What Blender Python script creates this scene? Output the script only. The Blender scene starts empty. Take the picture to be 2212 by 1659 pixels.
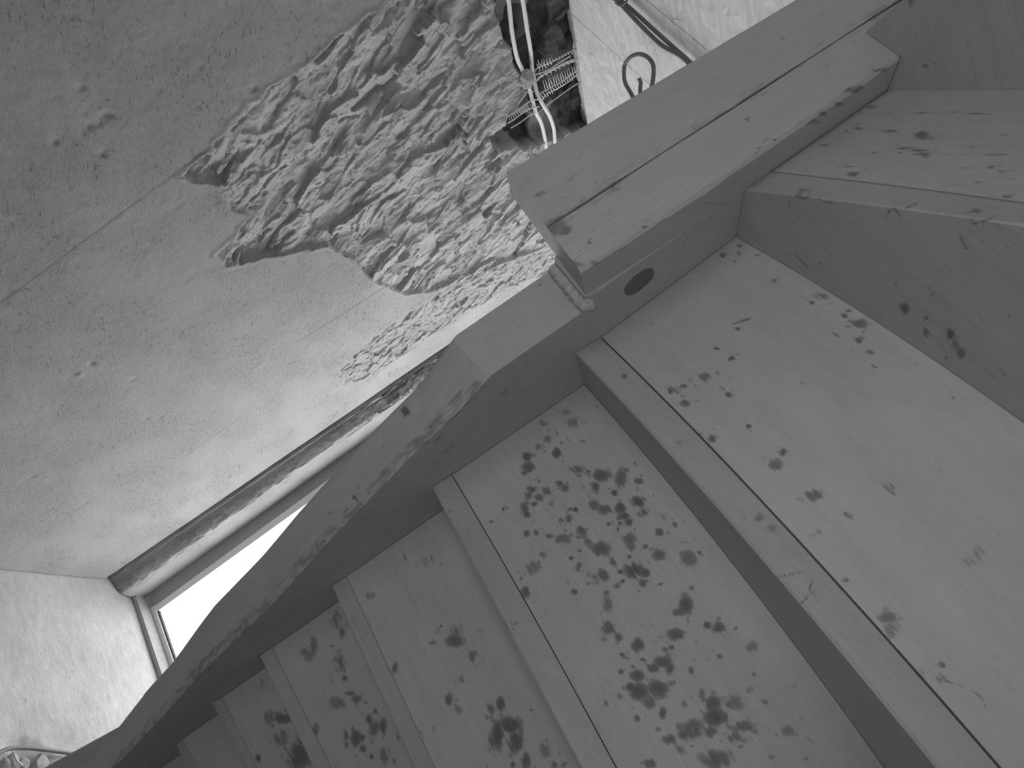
import bpy, bmesh, math
import numpy as np
from mathutils import Vector, Matrix

# ---------------------------------------------------------------- camera
# frame measured from the photograph: x to the right of the flight, y down the
# flight (away from the viewer), z up.  The camera hangs under the flight.
FPX, PW, PH = 1400.0, 2212.0, 1659.0
M = np.array([[0.5284165888740818, 0.7450023747681622, -0.4071208299663358],
              [0.20717715409617676, 0.3518852235637383, 0.9128277034896053],
              [0.8233186111240827, -0.5666994362334381, 0.031594517711383135]])
EYE = 1.595                       # camera height above the floor
sc = bpy.context.scene
cd = bpy.data.cameras.new('camera'); cd.sensor_width = 36; cd.lens = 36 * FPX / PW
cd.clip_start = 0.01; cd.clip_end = 60
cam = bpy.data.objects.new('camera', cd); sc.collection.objects.link(cam)
R_ = Matrix(((M[0, 0], -M[0, 1], -M[0, 2]), (M[1, 0], -M[1, 1], -M[1, 2]), (M[2, 0], -M[2, 1], -M[2, 2])))
cam.matrix_world = Matrix.Translation((0, 0, EYE)) @ R_.to_4x4()
sc.camera = cam
sc.view_settings.view_transform = 'Standard'
sc.view_settings.look = 'None'
sc.view_settings.gamma = 1
sc.view_settings.use_curve_mapping = False
sc.view_settings.exposure = 0.0

# ---------------------------------------------------------------- light
SKY = 5.7
wd = bpy.data.worlds.new('overcast_sky'); sc.world = wd; wd.use_nodes = True
wd.node_tree.nodes['Background'].inputs[0].default_value = (1, 1, 1, 1)
wd.node_tree.nodes['Background'].inputs[1].default_value = SKY


def lamp(name, kind, loc, energy, **kw):
    l = bpy.data.lights.new(name, kind); l.energy = energy
    for k, v in kw.items(): setattr(l, k, v)
    o = bpy.data.objects.new(name, l); sc.collection.objects.link(o); o.location = loc
    return o


# infrared lamps of the camera itself: a narrow cone along its axis
ir = lamp('camera_infrared_lamp', 'SPOT', (0, 0, EYE), 2.15, spot_size=math.radians(104), spot_blend=1.0, shadow_soft_size=0.05)
ir.matrix_world = Matrix.Translation((0.09, -0.10, EYE + 0.03)) @ R_.to_4x4()
# added fill lights: newel from the left, string and undersides from the right
lf = lamp('left_fill_light', 'AREA', (-0.38, -0.42, EYE + 0.12), 0.78, shape='RECTANGLE', size=0.28, size_y=0.28)
lf.rotation_euler = (math.radians(90), 0, math.radians(0))
rm = lamp('right_fill_light', 'AREA', (0.45, -0.9, EYE - 0.35), 2.6, shape='RECTANGLE', size=0.7, size_y=0.7)
rm.rotation_euler = (math.radians(100), 0, math.radians(12))


def px(W):
    """frame point(s) (camera at origin) -> photo pixels"""
    W = np.atleast_2d(W); c = W @ M
    return np.stack([c[:, 0] / c[:, 2] * FPX + PW / 2, c[:, 1] / c[:, 2] * FPX + PH / 2], 1)


def ray(p): return M @ np.array([p[0] - PW / 2, p[1] - PH / 2, FPX])
def onX(p, x): v = ray(p); return v * x / v[0]
def onY(p, y): v = ray(p); return v * y / v[1]
def onZ(p, z): v = ray(p); return v * z / v[2]


# ---------------------------------------------------------------- object helpers
def put(name, verts, faces, mat, parent=None, smooth=False, attrs=None):
    v = np.asarray(verts, float).copy(); v[:, 2] += EYE
    me = bpy.data.meshes.new(name)
    if isinstance(faces, np.ndarray):
        n = len(faces)
        me.vertices.add(len(v)); me.vertices.foreach_set('co', v.ravel())
        me.loops.add(n * 4); me.loops.foreach_set('vertex_index', faces.ravel().astype(np.int32))
        me.polygons.add(n); me.polygons.foreach_set('loop_start', np.arange(0, n * 4, 4, dtype=np.int32))
        me.polygons.foreach_set('loop_total', np.full(n, 4, np.int32))
        me.update(calc_edges=True)
    else:
        me.from_pydata(v.tolist(), [], [tuple(int(i) for i in f) for f in faces])
    me.validate()
    if attrs:
        for k, a in attrs.items():
            a = np.asarray(a, np.float32)
            if a.ndim == 1:
                at = me.attributes.new(k, 'FLOAT', 'POINT'); at.data.foreach_set('value', a)
            else:
                at = me.attributes.new(k, 'FLOAT_VECTOR', 'POINT'); at.data.foreach_set('vector', a.ravel())
    me.materials.append(mat)
    me.polygons.foreach_set('use_smooth', [bool(smooth)] * len(me.polygons))
    o = bpy.data.objects.new(name, me); sc.collection.objects.link(o)
    if parent: o.parent = parent
    return o


def fixn(o):
    bm = bmesh.new(); bm.from_mesh(o.data); bmesh.ops.recalc_face_normals(bm, faces=bm.faces)
    bm.to_mesh(o.data); bm.free(); return o


def tag(o, label, cat, group=None, kind=None):
    if label: o['label'] = label
    if cat: o['category'] = cat
    if group: o['group'] = group
    if kind: o['kind'] = kind
    return o


def struct(o): o['kind'] = 'structure'; return o


def box(name, a, b, mat, parent=None):
    (x0, y0, z0), (x1, y1, z1) = a, b
    v = [(x, y, z) for z in (z0, z1) for y in (y0, y1) for x in (x0, x1)]
    f = [(0, 2, 3, 1), (4, 5, 7, 6), (0, 1, 5, 4), (2, 6, 7, 3), (0, 4, 6, 2), (1, 3, 7, 5)]
    return put(name, v, f, mat, parent)


def loft(name, sections, mat, parent=None, attrs_fn=None, smooth=False, closed=True):
    """sections: list of (n,3) closed loops -> solid"""
    S = np.array(sections); ns, n, _ = S.shape
    v = S.reshape(-1, 3); f = []
    for i in range(ns - 1):
        for j in range(n):
            k = (j + 1) % n
            f.append((i * n + j, i * n + k, (i + 1) * n + k, (i + 1) * n + j))
    f.append(tuple(range(n - 1, -1, -1))); f.append(tuple((ns - 1) * n + j for j in range(n)))
    at = attrs_fn(v, ns, n) if attrs_fn else None
    return fixn(put(name, v, f, mat, parent, smooth, at))


def tube(name, pts, r, mat, parent=None, seg=10, rfn=None):
    P = np.array(pts, float); out = []; up0 = np.array([0.3, 0.2, 0.93])
    for i in range(len(P)):
        t = P[min(i + 1, len(P) - 1)] - P[max(i - 1, 0)]; t /= np.linalg.norm(t) + 1e-12
        a = np.cross(t, up0); a /= np.linalg.norm(a); b = np.cross(t, a)
        rr = rfn(i / (len(P) - 1)) if rfn else r
        out.append([P[i] + rr * (math.cos(q) * a + math.sin(q) * b) for q in np.linspace(0, 2 * math.pi, seg, endpoint=False)])
    return loft(name, out, mat, parent, smooth=True)


def spline(pts, n=12):
    P = np.array(pts, float); P = np.vstack([2 * P[0] - P[1], P, 2 * P[-1] - P[-2]]); o = []
    for i in range(1, len(P) - 2):
        for t in np.linspace(0, 1, n, endpoint=False):
            a, b, c, d = P[i - 1], P[i], P[i + 1], P[i + 2]
            o.append(.5 * ((2 * b) + (-a + c) * t + (2 * a - 5 * b + 4 * c - d) * t * t + (-a + 3 * b - 3 * c + d) * t ** 3))
    o.append(P[-2]); return np.array(o)


# ---------------------------------------------------------------- noise (numpy)
def hsh(i, j, s=0):
    x = np.sin(i * 127.1 + j * 311.7 + s * 74.7) * 43758.5453
    return x - np.floor(x)


def vnoise(x, y, s=0):
    i, j = np.floor(x), np.floor(y); u, v = x - i, y - j
    u = u * u * u * (u * (6 * u - 15) + 10); v = v * v * v * (v * (6 * v - 15) + 10)
    a, b, c, d = hsh(i, j, s), hsh(i + 1, j, s), hsh(i, j + 1, s), hsh(i + 1, j + 1, s)
    return (a + (b - a) * u + (c - a) * v + (a - b - c + d) * u * v) * 2 - 1


def fbm(x, y, o=4, s=0):
    r = 0; a = 1; t = 0
    for k in range(o): r = r + a * vnoise(x * 2 ** k + 13.7 * k, y * 2 ** k - 7.1 * k, s + k); t += a; a *= .5
    return r / t


def plates(x, y, s=0, tilt=1.0, wobble=.35):
    """broken plates: every cell a tilted facet, steps at its edge"""
    x = x + wobble * fbm(x * 1.3, y * 1.3, 3, s + 9); y = y + wobble * fbm(x * 1.3 + 5, y * 1.3, 3, s + 19)
    i, j = np.floor(x), np.floor(y); bd = np.full(x.shape, 9.); h = np.zeros(x.shape)
    for di in (-1, 0, 1):
        for dj in (-1, 0, 1):
            ci, cj = i + di, j + dj
            ax, ay = ci + .15 + .7 * hsh(ci, cj, s), cj + .15 + .7 * hsh(ci, cj, s + 1)
            d = (x - ax) ** 2 + (y - ay) ** 2
            hh = hsh(ci, cj, s + 2) - .5 + tilt * ((hsh(ci, cj, s + 3) - .5) * (x - ax) + (hsh(ci, cj, s + 4) - .5) * (y - ay))
            m = d < bd; bd = np.where(m, d, bd); h = np.where(m, hh, h)
    return h


def sdpoly(x, y, P):
    """signed distance to polygon, positive inside"""
    P = np.array(P); n = len(P); d = np.full(x.shape, 1e9); ins = np.zeros(x.shape, bool)
    for k in range(n):
        a, b = P[k], P[(k + 1) % n]; e = b - a
        t = np.clip(((x - a[0]) * e[0] + (y - a[1]) * e[1]) / (e @ e + 1e-12), 0, 1)
        d = np.minimum(d, (x - a[0] - t * e[0]) ** 2 + (y - a[1] - t * e[1]) ** 2)
        c = ((a[1] > y) != (b[1] > y)) & (x < (b[0] - a[0]) * (y - a[1]) / (b[1] - a[1] + 1e-12) + a[0])
        ins ^= c
    return np.where(ins, 1, -1) * np.sqrt(d)


def sst(e0, e1, x):
    t = np.clip((x - e0) / (e1 - e0), 0, 1); return t * t * (3 - 2 * t)


# ---------------------------------------------------------------- materials
def newmat(name, rough=.8, spec=.2):
    m = bpy.data.materials.new(name); m.use_nodes = True; nt = m.node_tree
    b = nt.nodes['Principled BSDF']; b.inputs['Roughness'].default_value = rough
    b.inputs['Specular IOR Level'].default_value = spec
    return m, nt, b


def nd(nt, t, **kw):
    n = nt.nodes.new(t)
    for k, v in kw.items():
        if k.startswith('i_'): n.inputs[k[2:].replace('_', ' ')].default_value = v
        else: setattr(n, k, v)
    return n


def mathn(nt, op, a, b=None, c=None, clamp=False):
    n = nt.nodes.new('ShaderNodeMath'); n.operation = op; n.use_clamp = clamp
    for i, x in enumerate((a, b, c)):
        if x is None: continue
        if isinstance(x, (int, float)): n.inputs[i].default_value = x
        else: nt.links.new(x, n.inputs[i])
    return n.outputs[0]


def grey(nt, v):
    n = nt.nodes.new('ShaderNodeCombineColor'); 
    for i in range(3): nt.links.new(v, n.inputs[i])
    return n.outputs[0]


def scaled(nt, vec, s, loc=(0, 0, 0)):
    n = nt.nodes.new('ShaderNodeMapping'); n.inputs['Scale'].default_value = s; n.inputs['Location'].default_value = loc
    nt.links.new(vec, n.inputs['Vector']); return n.outputs['Vector']


def noise(nt, vec, scale, detail=3, rough=.5):
    n = nt.nodes.new('ShaderNodeTexNoise'); n.inputs['Scale'].default_value = scale
    n.inputs['Detail'].default_value = detail; n.inputs['Roughness'].default_value = rough
    nt.links.new(vec, n.inputs['Vector']); return n.outputs['Fac']


def bump(nt, b, h, dist, strength=1.0):
    n = nt.nodes.new('ShaderNodeBump'); n.inputs['Distance'].default_value = dist; n.inputs['Strength'].default_value = strength
    nt.links.new(h, n.inputs['Height']); nt.links.new(n.outputs['Normal'], b.inputs['Normal'])


def wood(name, base=.5, grain=.10, smudge=.12, lines=0.0):
    """planed spruce seen in infrared: attribute 'grain' = (along, across, depth) in metres"""
    m, nt, b = newmat(name, .62, .25)
    a = nd(nt, 'ShaderNodeAttribute', attribute_name='grain').outputs['Vector']
    st = nd(nt, 'ShaderNodeAttribute', attribute_name='stain').outputs['Fac']
    g1 = noise(nt, scaled(nt, a, (1.2, 26, 26)), 6, 4, .55)
    g2 = noise(nt, scaled(nt, a, (3, 160, 160)), 6, 2, .5)
    sm = noise(nt, scaled(nt, a, (2.2, 5, 5)), 3, 4, .6)
    v = mathn(nt, 'MULTIPLY_ADD', mathn(nt, 'SUBTRACT', g1, .5), grain * 1.1, base)
    v = mathn(nt, 'MULTIPLY_ADD', mathn(nt, 'SUBTRACT', g2, .5), grain, v)
    v = mathn(nt, 'MULTIPLY_ADD', mathn(nt, 'SUBTRACT', sm, .5), smudge, v)
    if lines:
        w = nd(nt, 'ShaderNodeTexWave', i_Scale=1.0, i_Distortion=3.0, i_Detail=2.0, i_Detail_Scale=.6, bands_direction='Y')
        nt.links.new(scaled(nt, a, (.5, 95, 95)), w.inputs['Vector'])
        v = mathn(nt, 'MULTIPLY_ADD', mathn(nt, 'SUBTRACT', w.outputs['Fac'], .5), lines, v)
    # cloudy handling marks
    md = noise(nt, scaled(nt, a, (14, 34, 34), (1, 8, 3)), 1, 5, .65)
    v = mathn(nt, 'MULTIPLY_ADD', mathn(nt, 'SUBTRACT', md, .5), .11, v)
    fg = noise(nt, scaled(nt, a, (70, 420, 420), (2, 2, 2)), 1, 2, .6)
    v = mathn(nt, 'MULTIPLY_ADD', mathn(nt, 'SUBTRACT', fg, .5), .07, v)
    # thin random specks of mould
    sp = noise(nt, scaled(nt, a, (60, 130, 130)), 1, 2, .6)
    cl = noise(nt, scaled(nt, a, (8, 12, 12), (3, 1, 7)), 1, 3, .6)
    spk = mathn(nt, 'MULTIPLY', mathn(nt, 'MULTIPLY_ADD', sp, 14, -9.2, clamp=True), mathn(nt, 'MULTIPLY_ADD', cl, 6, -2.9, clamp=True))
    v = mathn(nt, 'MULTIPLY', v, mathn(nt, 'MULTIPLY_ADD', spk, -.45, 1))
    # stains: field * streaky break-up
    br = noise(nt, scaled(nt, a, (55, 260, 260)), 1, 3, .65)
    br2 = noise(nt, scaled(nt, a, (45, 70, 70), (5, 5, 5)), 1, 3, .6)
    f = mathn(nt, 'MULTIPLY_ADD', mathn(nt, 'SUBTRACT', br, .5), 1.7, st)
    f = mathn(nt, 'MULTIPLY_ADD', mathn(nt, 'SUBTRACT', br2, .5), 1.5, f)
    f = mathn(nt, 'MULTIPLY_ADD', f, 2.6, -.82, clamp=True)
    f = mathn(nt, 'MULTIPLY', f, mathn(nt, 'MULTIPLY_ADD', st, 6.0, -.9, clamp=True))
    f = mathn(nt, 'MULTIPLY', f, mathn(nt, 'MULTIPLY_ADD', st, .55, .12, clamp=True))
    f = mathn(nt, 'MINIMUM', f, .68)
    v = mathn(nt, 'MULTIPLY', v, mathn(nt, 'SUBTRACT', 1, f))
    nt.links.new(grey(nt, v), b.inputs['Base Color'])
    bump(nt, b, mathn(nt, 'MULTIPLY_ADD', g2, .5, g1), .0012, .25)
    return m


def plain(name, g, rough=.6, spec=.3, bumpscale=None, bd=.001, var=.0):
    m, nt, b = newmat(name, rough, spec)
    b.inputs['Base Color'].default_value = (g, g, g, 1)
    if bumpscale:
        tc = nd(nt, 'ShaderNodeTexCoord').outputs['Object']
        n = noise(nt, tc, bumpscale, 5, .65); bump(nt, b, n, bd, .8)
        if var: nt.links.new(grey(nt, mathn(nt, 'MULTIPLY_ADD', mathn(nt, 'SUBTRACT', n, .5), var * 2, g)), b.inputs['Base Color'])
    return m


W_RISER = wood('planed_spruce_riser', .50, .07, .10)
W_TREAD = wood('planed_spruce_tread', .46, .08, .10)
W_STRING = wood('planed_spruce_string', .47, .08, .12)
W_NEWEL = wood('laminated_spruce_newel', .47, .05, .06, lines=.03)
W_KNOT = wood('dark_knot_wood', .17, .10, .10)
GLUE = plain('dried_glue_foam', .52, .8, .2, 160, .002, .12)
PIPE = plain('white_plastic_conduit', .95, .4, .4)
WIRE = plain('galvanised_wire', .8, .45, .4)
CABLE = plain('grey_cable_sheath', .20, .5, .4)
FRAME = plain('painted_frame', .88, .5, .3)
GASK = plain('rubber_gasket', .06, .6)
RUBBLE = plain('rubble', .42, .9, .1, 60, .004, .25)


def plaster_mat():
    m, nt, b = newmat('grey_lime_plaster', .92, .1)
    tc = nd(nt, 'ShaderNodeTexCoord').outputs['Object']
    dk = nd(nt, 'ShaderNodeAttribute', attribute_name='tone').outputs['Fac']
    rg = nd(nt, 'ShaderNodeAttribute', attribute_name='rough').outputs['Fac']
    tr = nd(nt, 'ShaderNodeMapping'); tr.inputs['Rotation'].default_value = (math.radians(38), 0, 0)
    nt.links.new(tc, tr.inputs['Vector']); t2 = tr.outputs['Vector']
    big = noise(nt, tc, 2.2, 4, .6)
    n1 = noise(nt, scaled(nt, t2, (1, 1, 2.0)), 150, 6, .72)
    n2 = noise(nt, scaled(nt, t2, (1, 1, 2.2), (4, 4, 4)), 75, 5, .68)
    patch = mathn(nt, 'MULTIPLY_ADD', noise(nt, tc, 7, 4, .6), 5, -2.1, clamp=True)
    pit = mathn(nt, 'MULTIPLY', mathn(nt, 'MULTIPLY_ADD', n2, -11, 4.5, clamp=True), mathn(nt, 'MULTIPLY_ADD', patch, .8, .2))
    pitrough = mathn(nt, 'MULTIPLY', pit, mathn(nt, 'SUBTRACT', 1, mathn(nt, 'MULTIPLY', rg, .7)))
    v = mathn(nt, 'MULTIPLY_ADD', mathn(nt, 'SUBTRACT', big, .5), .12, .70)
    v = mathn(nt, 'MULTIPLY_ADD', mathn(nt, 'SUBTRACT', n1, .5), .22, v)
    v = mathn(nt, 'MULTIPLY', v, mathn(nt, 'MULTIPLY_ADD', pitrough, -.36, 1))
    v = mathn(nt, 'MULTIPLY', v, dk)
    nt.links.new(grey(nt, v), b.inputs['Base Color'])
    h = mathn(nt, 'MULTIPLY_ADD', pitrough, -1.2, mathn(nt, 'MULTIPLY', n1, mathn(nt, 'MULTIPLY_ADD', patch, .5, .9)))
    n3 = noise(nt, scaled(nt, t2, (1, 1, 1.8), (9, 9, 9)), 240, 4, .7)
    h = mathn(nt, 'MULTIPLY_ADD', n3, .55, h)
    bump(nt, b, h, .0080, 1.0)
    return m


PLASTER = plaster_mat()


def concrete_mat():
    m, nt, b = newmat('dusty_screed', .92, .1)
    tc = nd(nt, 'ShaderNodeTexCoord').outputs['Object']
    n1 = noise(nt, scaled(nt, tc, (1, 1.6, 1)), 26, 6, .7); n2 = noise(nt, tc, 5, 4, .6); n3 = noise(nt, tc, 70, 4, .7)
    v = mathn(nt, 'MULTIPLY_ADD', mathn(nt, 'SUBTRACT', n1, .5), .28, .50)
    v = mathn(nt, 'MULTIPLY_ADD', mathn(nt, 'SUBTRACT', n2, .5), .25, v)
    pit = mathn(nt, 'MULTIPLY_ADD', n3, -14, 4.6, clamp=True)
    v = mathn(nt, 'MULTIPLY', v, mathn(nt, 'MULTIPLY_ADD', pit, -.45, 1))
    nt.links.new(grey(nt, v), b.inputs['Base Color'])
    bump(nt, b, mathn(nt, 'ADD', n1, mathn(nt, 'MULTIPLY', pit, -.5)), .004, .8)
    return m


SCREED = concrete_mat()


def osb_mat():
    m, nt, b = newmat('oriented_strand_board', .7, .2)
    tc = nd(nt, 'ShaderNodeTexCoord').outputs['Object']
    acc = None
    for k, (ang, s, off) in enumerate(((20, (14, 70, 1), 0), (68, (16, 80, 1), 3), (-35, (15, 75, 1), 7), (110, (18, 90, 1), 11))):
        mp = nd(nt, 'ShaderNodeMapping'); mp.inputs['Rotation'].default_value = (0, 0, math.radians(ang)); nt.links.new(tc, mp.inputs['Vector'])
        vo = nd(nt, 'ShaderNodeTexVoronoi'); vo.inputs['Scale'].default_value = 1; nt.links.new(scaled(nt, mp.outputs['Vector'], s, (off, off, 0)), vo.inputs['Vector'])
        sep = nd(nt, 'ShaderNodeSeparateColor'); nt.links.new(vo.outputs['Color'], sep.inputs[0])
        if acc is None: acc = sep.outputs[0]
        else:
            sel = mathn(nt, 'GREATER_THAN', sep.outputs[1], .68)
            acc = mathn(nt, 'ADD', mathn(nt, 'MULTIPLY', acc, mathn(nt, 'SUBTRACT', 1, sel)), mathn(nt, 'MULTIPLY', sep.outputs[0], sel))
    v = mathn(nt, 'MULTIPLY_ADD', acc, .20, .74)
    sl = nd(nt, 'ShaderNodeMapping'); sl.inputs['Rotation'].default_value = (0, 0, math.radians(28)); nt.links.new(tc, sl.inputs['Vector'])
    slit = mathn(nt, 'MULTIPLY_ADD', noise(nt, scaled(nt, sl.outputs['Vector'], (16, 110, 1)), 1, 3, .6), 14, -9.3, clamp=True)
    v = mathn(nt, 'MULTIPLY', v, mathn(nt, 'MULTIPLY_ADD', slit, -.4, 1))
    nt.links.new(grey(nt, v), b.inputs['Base Color']); bump(nt, b, acc, .0015, .6)
    return m


OSB = osb_mat()

# ---------------------------------------------------------------- stains read off the photograph
def crop(lst, x0, y0, s):
    return [(x0 + a * s, y0 + b * s, c * s, d * s, e) for a, b, c, d, e in lst]


ST = {}
ST['B'] = crop([(660,790,25,25,1),(668,855,35,30,.9),(640,890,15,15,.8),(757,590,22,22,.6),(780,690,20,25,.6),(725,730,15,20,.7),(838,770,28,28,1),
 (895,520,35,25,.5),(930,590,50,40,.42),(900,690,25,25,.4),(965,865,45,25,.7),(1025,880,15,12,.8),(1105,905,50,35,.9),(1070,970,22,28,.9),
 (1225,920,40,50,.8),(1245,875,25,15,.6),(1325,938,28,22,.8),(1180,1010,18,18,1),(1325,1062,42,35,1),(1350,1125,35,30,.8),(1215,1100,38,38,1),
 (1245,1145,28,20,1),(1270,1180,24,22,1),(1130,1105,38,32,.8),(1060,1080,35,28,.7),(1215,1190,10,10,1),(1145,1195,12,10,1),(1205,1225,8,8,1),
 (855,950,20,18,.8),(885,980,22,18,.7),(690,985,25,22,.9),(670,1025,20,18,.8),(780,1000,30,25,.7),(735,1035,35,22,.7),(705,1075,18,15,.9),
 (805,1070,25,28,.6),(645,1100,28,38,.8),(655,1135,22,20,.9),(947,1110,16,16,1),(915,1105,10,12,.8),(915,1165,25,25,.8),(860,1170,12,12,.8),
 (655,1250,20,20,.8),(715,1245,18,16,.7),(790,1265,25,15,.7),(870,1290,40,30,.7),(990,1230,35,28,.8),(1025,1300,25,28,.6),(1100,1345,50,42,.9),
 (765,1368,28,28,.7),(925,1397,18,16,.9),(967,1450,18,28,.9),(1175,1425,20,14,.9),(1270,1390,12,12,.9),(1270,1285,40,35,.7),(1285,1330,20,25,.6),
 (1365,1330,14,12,.8),(1448,1243,25,22,.9),(1475,1150,30,25,.5),(1540,1200,22,18,.7),(1448,1380,35,32,.8),(1595,1300,22,15,.6),(1625,1400,50,45,.6),
 (1300,1470,55,45,1),(1365,1485,25,25,1),(1215,1480,18,12,1),(1230,1535,12,10,1),(1115,1500,50,38,.8),(1350,1550,20,25,.8),(690,1460,50,45,.45),
 (650,1600,25,35,.9),(940,1600,22,18,.8),(1135,1605,22,16,.7),(1600,1630,35,30,.6),(1410,1028,9,9,1),(518,1105,9,10,1),(445,1180,10,12,.8),
 (1690,1367,9,9,1),(1455,1555,10,8,.9),(1512,1555,8,8,.9),(485,825,7,7,.8),(998,703,7,7,.8)], 900, 700, .3617) + crop([
 (440,600,35,45,1),(400,640,35,22,.8),(390,755,45,30,.9),(550,708,22,20,.9),(612,723,32,28,.9),(620,868,22,18,.8),(470,945,16,20,.7),(40,720,40,40,.8),
 (85,770,20,25,.8),(190,810,35,35,.9),(365,822,15,14,.8),(105,862,16,10,.8),(215,888,14,10,.8),(100,950,12,12,.9),(320,900,50,30,.9),(360,935,25,30,.9),
 (270,930,35,25,.9),(190,970,38,28,.9),(150,1030,22,22,1),(195,1055,45,40,1),(250,1110,35,35,.7),(295,1040,50,42,.9),(320,1170,20,32,.9),(185,1195,16,18,.7),
 (430,1130,18,22,.6),(525,1070,22,28,.6),(580,1120,40,40,.9),(590,1190,50,45,1),(640,1190,25,30,.8),(570,1265,30,30,.8),(700,1110,55,50,.42),(480,1250,55,50,.8),
 (430,1280,30,25,.8),(360,1305,40,25,.8),(740,1240,60,35,.7),(690,1295,40,25,.7),(600,1410,80,50,.8),(255,1430,30,25,.8),(410,1360,25,25,.5),(790,820,30,25,.5),
 (795,965,12,10,.7),(860,1110,22,12,.5),(980,1260,35,28,.4),(890,1400,22,15,.6),(1075,1405,10,10,.6),(25,590,30,50,.6),(20,1125,15,25,.6)], 1300, 1059, .4123)
ST['C'] = crop([(905,300,40,45,.42),(1065,720,50,45,.5),(1060,785,50,40,.8),(975,697,10,10,.8),(1160,885,18,30,.6),(1095,1020,18,30,.5),(1020,1140,20,40,.9),
 (1270,1195,25,30,.7),(1330,1160,28,40,.9),(1390,1290,60,50,1),(1315,1345,35,80,1),(1420,1390,45,60,1),(1275,1400,25,50,.7),(1480,1500,30,50,.9),(1405,1525,15,20,.9),
 (1590,1440,40,40,.4),(1650,1530,20,20,.7),(1700,1530,18,18,.7),(1075,1200,30,30,.4),(550,515,30,20,.4),(1185,940,10,12,.6),(700,950,16,34,1)], 600, 1100, .3617)
ST['D'] = crop([(180,850,50,40,.6),(215,820,20,40,.6),(350,660,30,60,.5),(385,740,15,35,.7),(370,920,40,50,.7),(400,1010,15,15,.8),(430,1100,30,15,.6),(470,1135,30,20,.7),
 (345,1160,50,40,.5),(585,1205,12,18,.8),(545,1260,15,30,.9),(575,1310,35,40,.7),(630,1300,18,50,.8),(465,1370,30,50,.9),(505,1365,15,20,.9),(510,1430,25,30,.9),
 (410,1350,15,35,.7),(640,1470,30,50,.6),(560,1475,14,16,.9),(720,1365,10,20,.6),(225,1320,20,40,.7)], 600, 1100, .3617)
ST['E'] = crop([(1850,1270,60,40,.9),(1740,1260,40,60,.6),(1840,1430,60,60,.6),(1970,1570,80,110,.9),(1655,1580,18,30,1),(1680,1010,20,50,.5)], 100, 1200, .2766)
ST['A'] = crop([(155,515,20,15,.8),(250,462,18,8,.8),(250,505,22,15,.6),(350,513,10,6,.9),(222,552,6,6,.9),(650,775,12,10,.9),(700,740,50,20,.5),(820,848,28,14,.8),
 (850,820,18,10,.7),(910,890,40,25,.8),(850,905,18,12,.6),(910,980,26,22,.9),(970,1048,25,15,.6),(440,655,20,12,.6),(125,1030,18,10,.8),(200,1085,16,12,.9),
 (240,920,15,10,.8),(60,1185,35,25,.7),(150,1250,25,15,.5),(185,1282,16,14,.9),(300,1455,14,12,1),(100,1525,25,20,.9),(490,1595,16,14,.9),(470,1420,12,12,.5),
 (1385,1240,20,20,.4),(1425,1300,14,14,.5),(595,1215,10,10,.5)], 1500, 350, .3918) + crop([(1515,400,15,18,.9),(1595,370,22,12,.8),(1605,470,30,20,.8),(1730,320,50,35,.5),
 (1860,425,14,12,.9),(1885,205,18,15,.9),(1790,145,18,10,.8),(1990,608,12,10,1),(1770,685,28,22,.9),(2145,840,40,35,.7),(2170,575,12,12,.6),(1560,395,30,25,.4),
 (2190,765,15,20,1)], 900, 700, .3617) + crop([(1110,25,50,30,.8),(1280,140,45,25,.5),(1280,120,7,7,1),(1120,225,30,25,.4),(1500,665,45,25,.7),(1525,730,40,40,.5),
 (1785,915,18,18,.8),(1780,990,25,20,.5),(1280,470,15,12,.6),(1820,1235,30,15,.4),(1945,635,7,7,.8),(1960,340,50,50,.35)], 1300, 1059, .4123)
ST['G'] = crop([(1100,862,35,12,.9),(1530,905,45,25,.8),(1065,1168,50,15,.8),(870,965,35,15,.6),(1310,880,50,8,.6),(1400,995,40,8,.7),(1520,1010,60,8,.7),(1530,1035,60,8,.7),
 (1205,1028,18,6,.8),(1040,1117,40,6,.6),(1200,715,40,12,.5),(1530,758,80,6,.7),(1900,763,60,6,.7),(2080,905,50,8,.5),(2040,1040,100,8,.5),(1865,990,20,10,.5),
 (1990,1120,25,10,.6),(1820,1125,50,6,.4),(2090,1322,35,12,.6),(2100,1150,100,8,.4)], 1500, 0, .3219)
ST['H'] = crop([(1410,950,26,30,.9),(1440,1000,26,40,.6),(1470,1050,26,30,.7),(1160,810,22,30,.8),(1280,930,20,35,.6),(1275,865,14,12,.8),(1315,730,15,18,.6),(1735,850,8,12,.9),
 (1110,670,10,15,.5),(690,558,5,10,.9),(1555,270,30,22,.7),(620,150,40,18,.4)], 1500, 350, .3918)
ST['T'] = crop([(1455,1060,30,25,.8),(1490,1110,20,30,.7),(1440,920,20,20,.6),(1510,970,18,45,.7),(1650,1015,35,20,.8),(2155,705,18,18,1),(1240,648,12,10,.8),(1105,915,10,10,.7),
 (1285,940,10,10,.7),(1250,40,40,60,.9),(1660,1240,12,12,.6)], 1800, 0, .1356)
ST['strip0'] = crop([(825,140,22,22,.5),(895,200,30,22,.42),(745,150,12,10,.6)], 1300, 1059, .4123) + crop([(1240,312,20,14,.7),(1570,710,50,15,.45),(790,950,8,8,.5)], 900, 700, .3617)
ST['strip1'] = crop([(940,690,35,10,.6),(970,805,35,8,.6),(900,920,30,30,.5),(1040,985,14,10,.6),(1000,1180,25,35,.35)], 850, 980, .1356)
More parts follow.
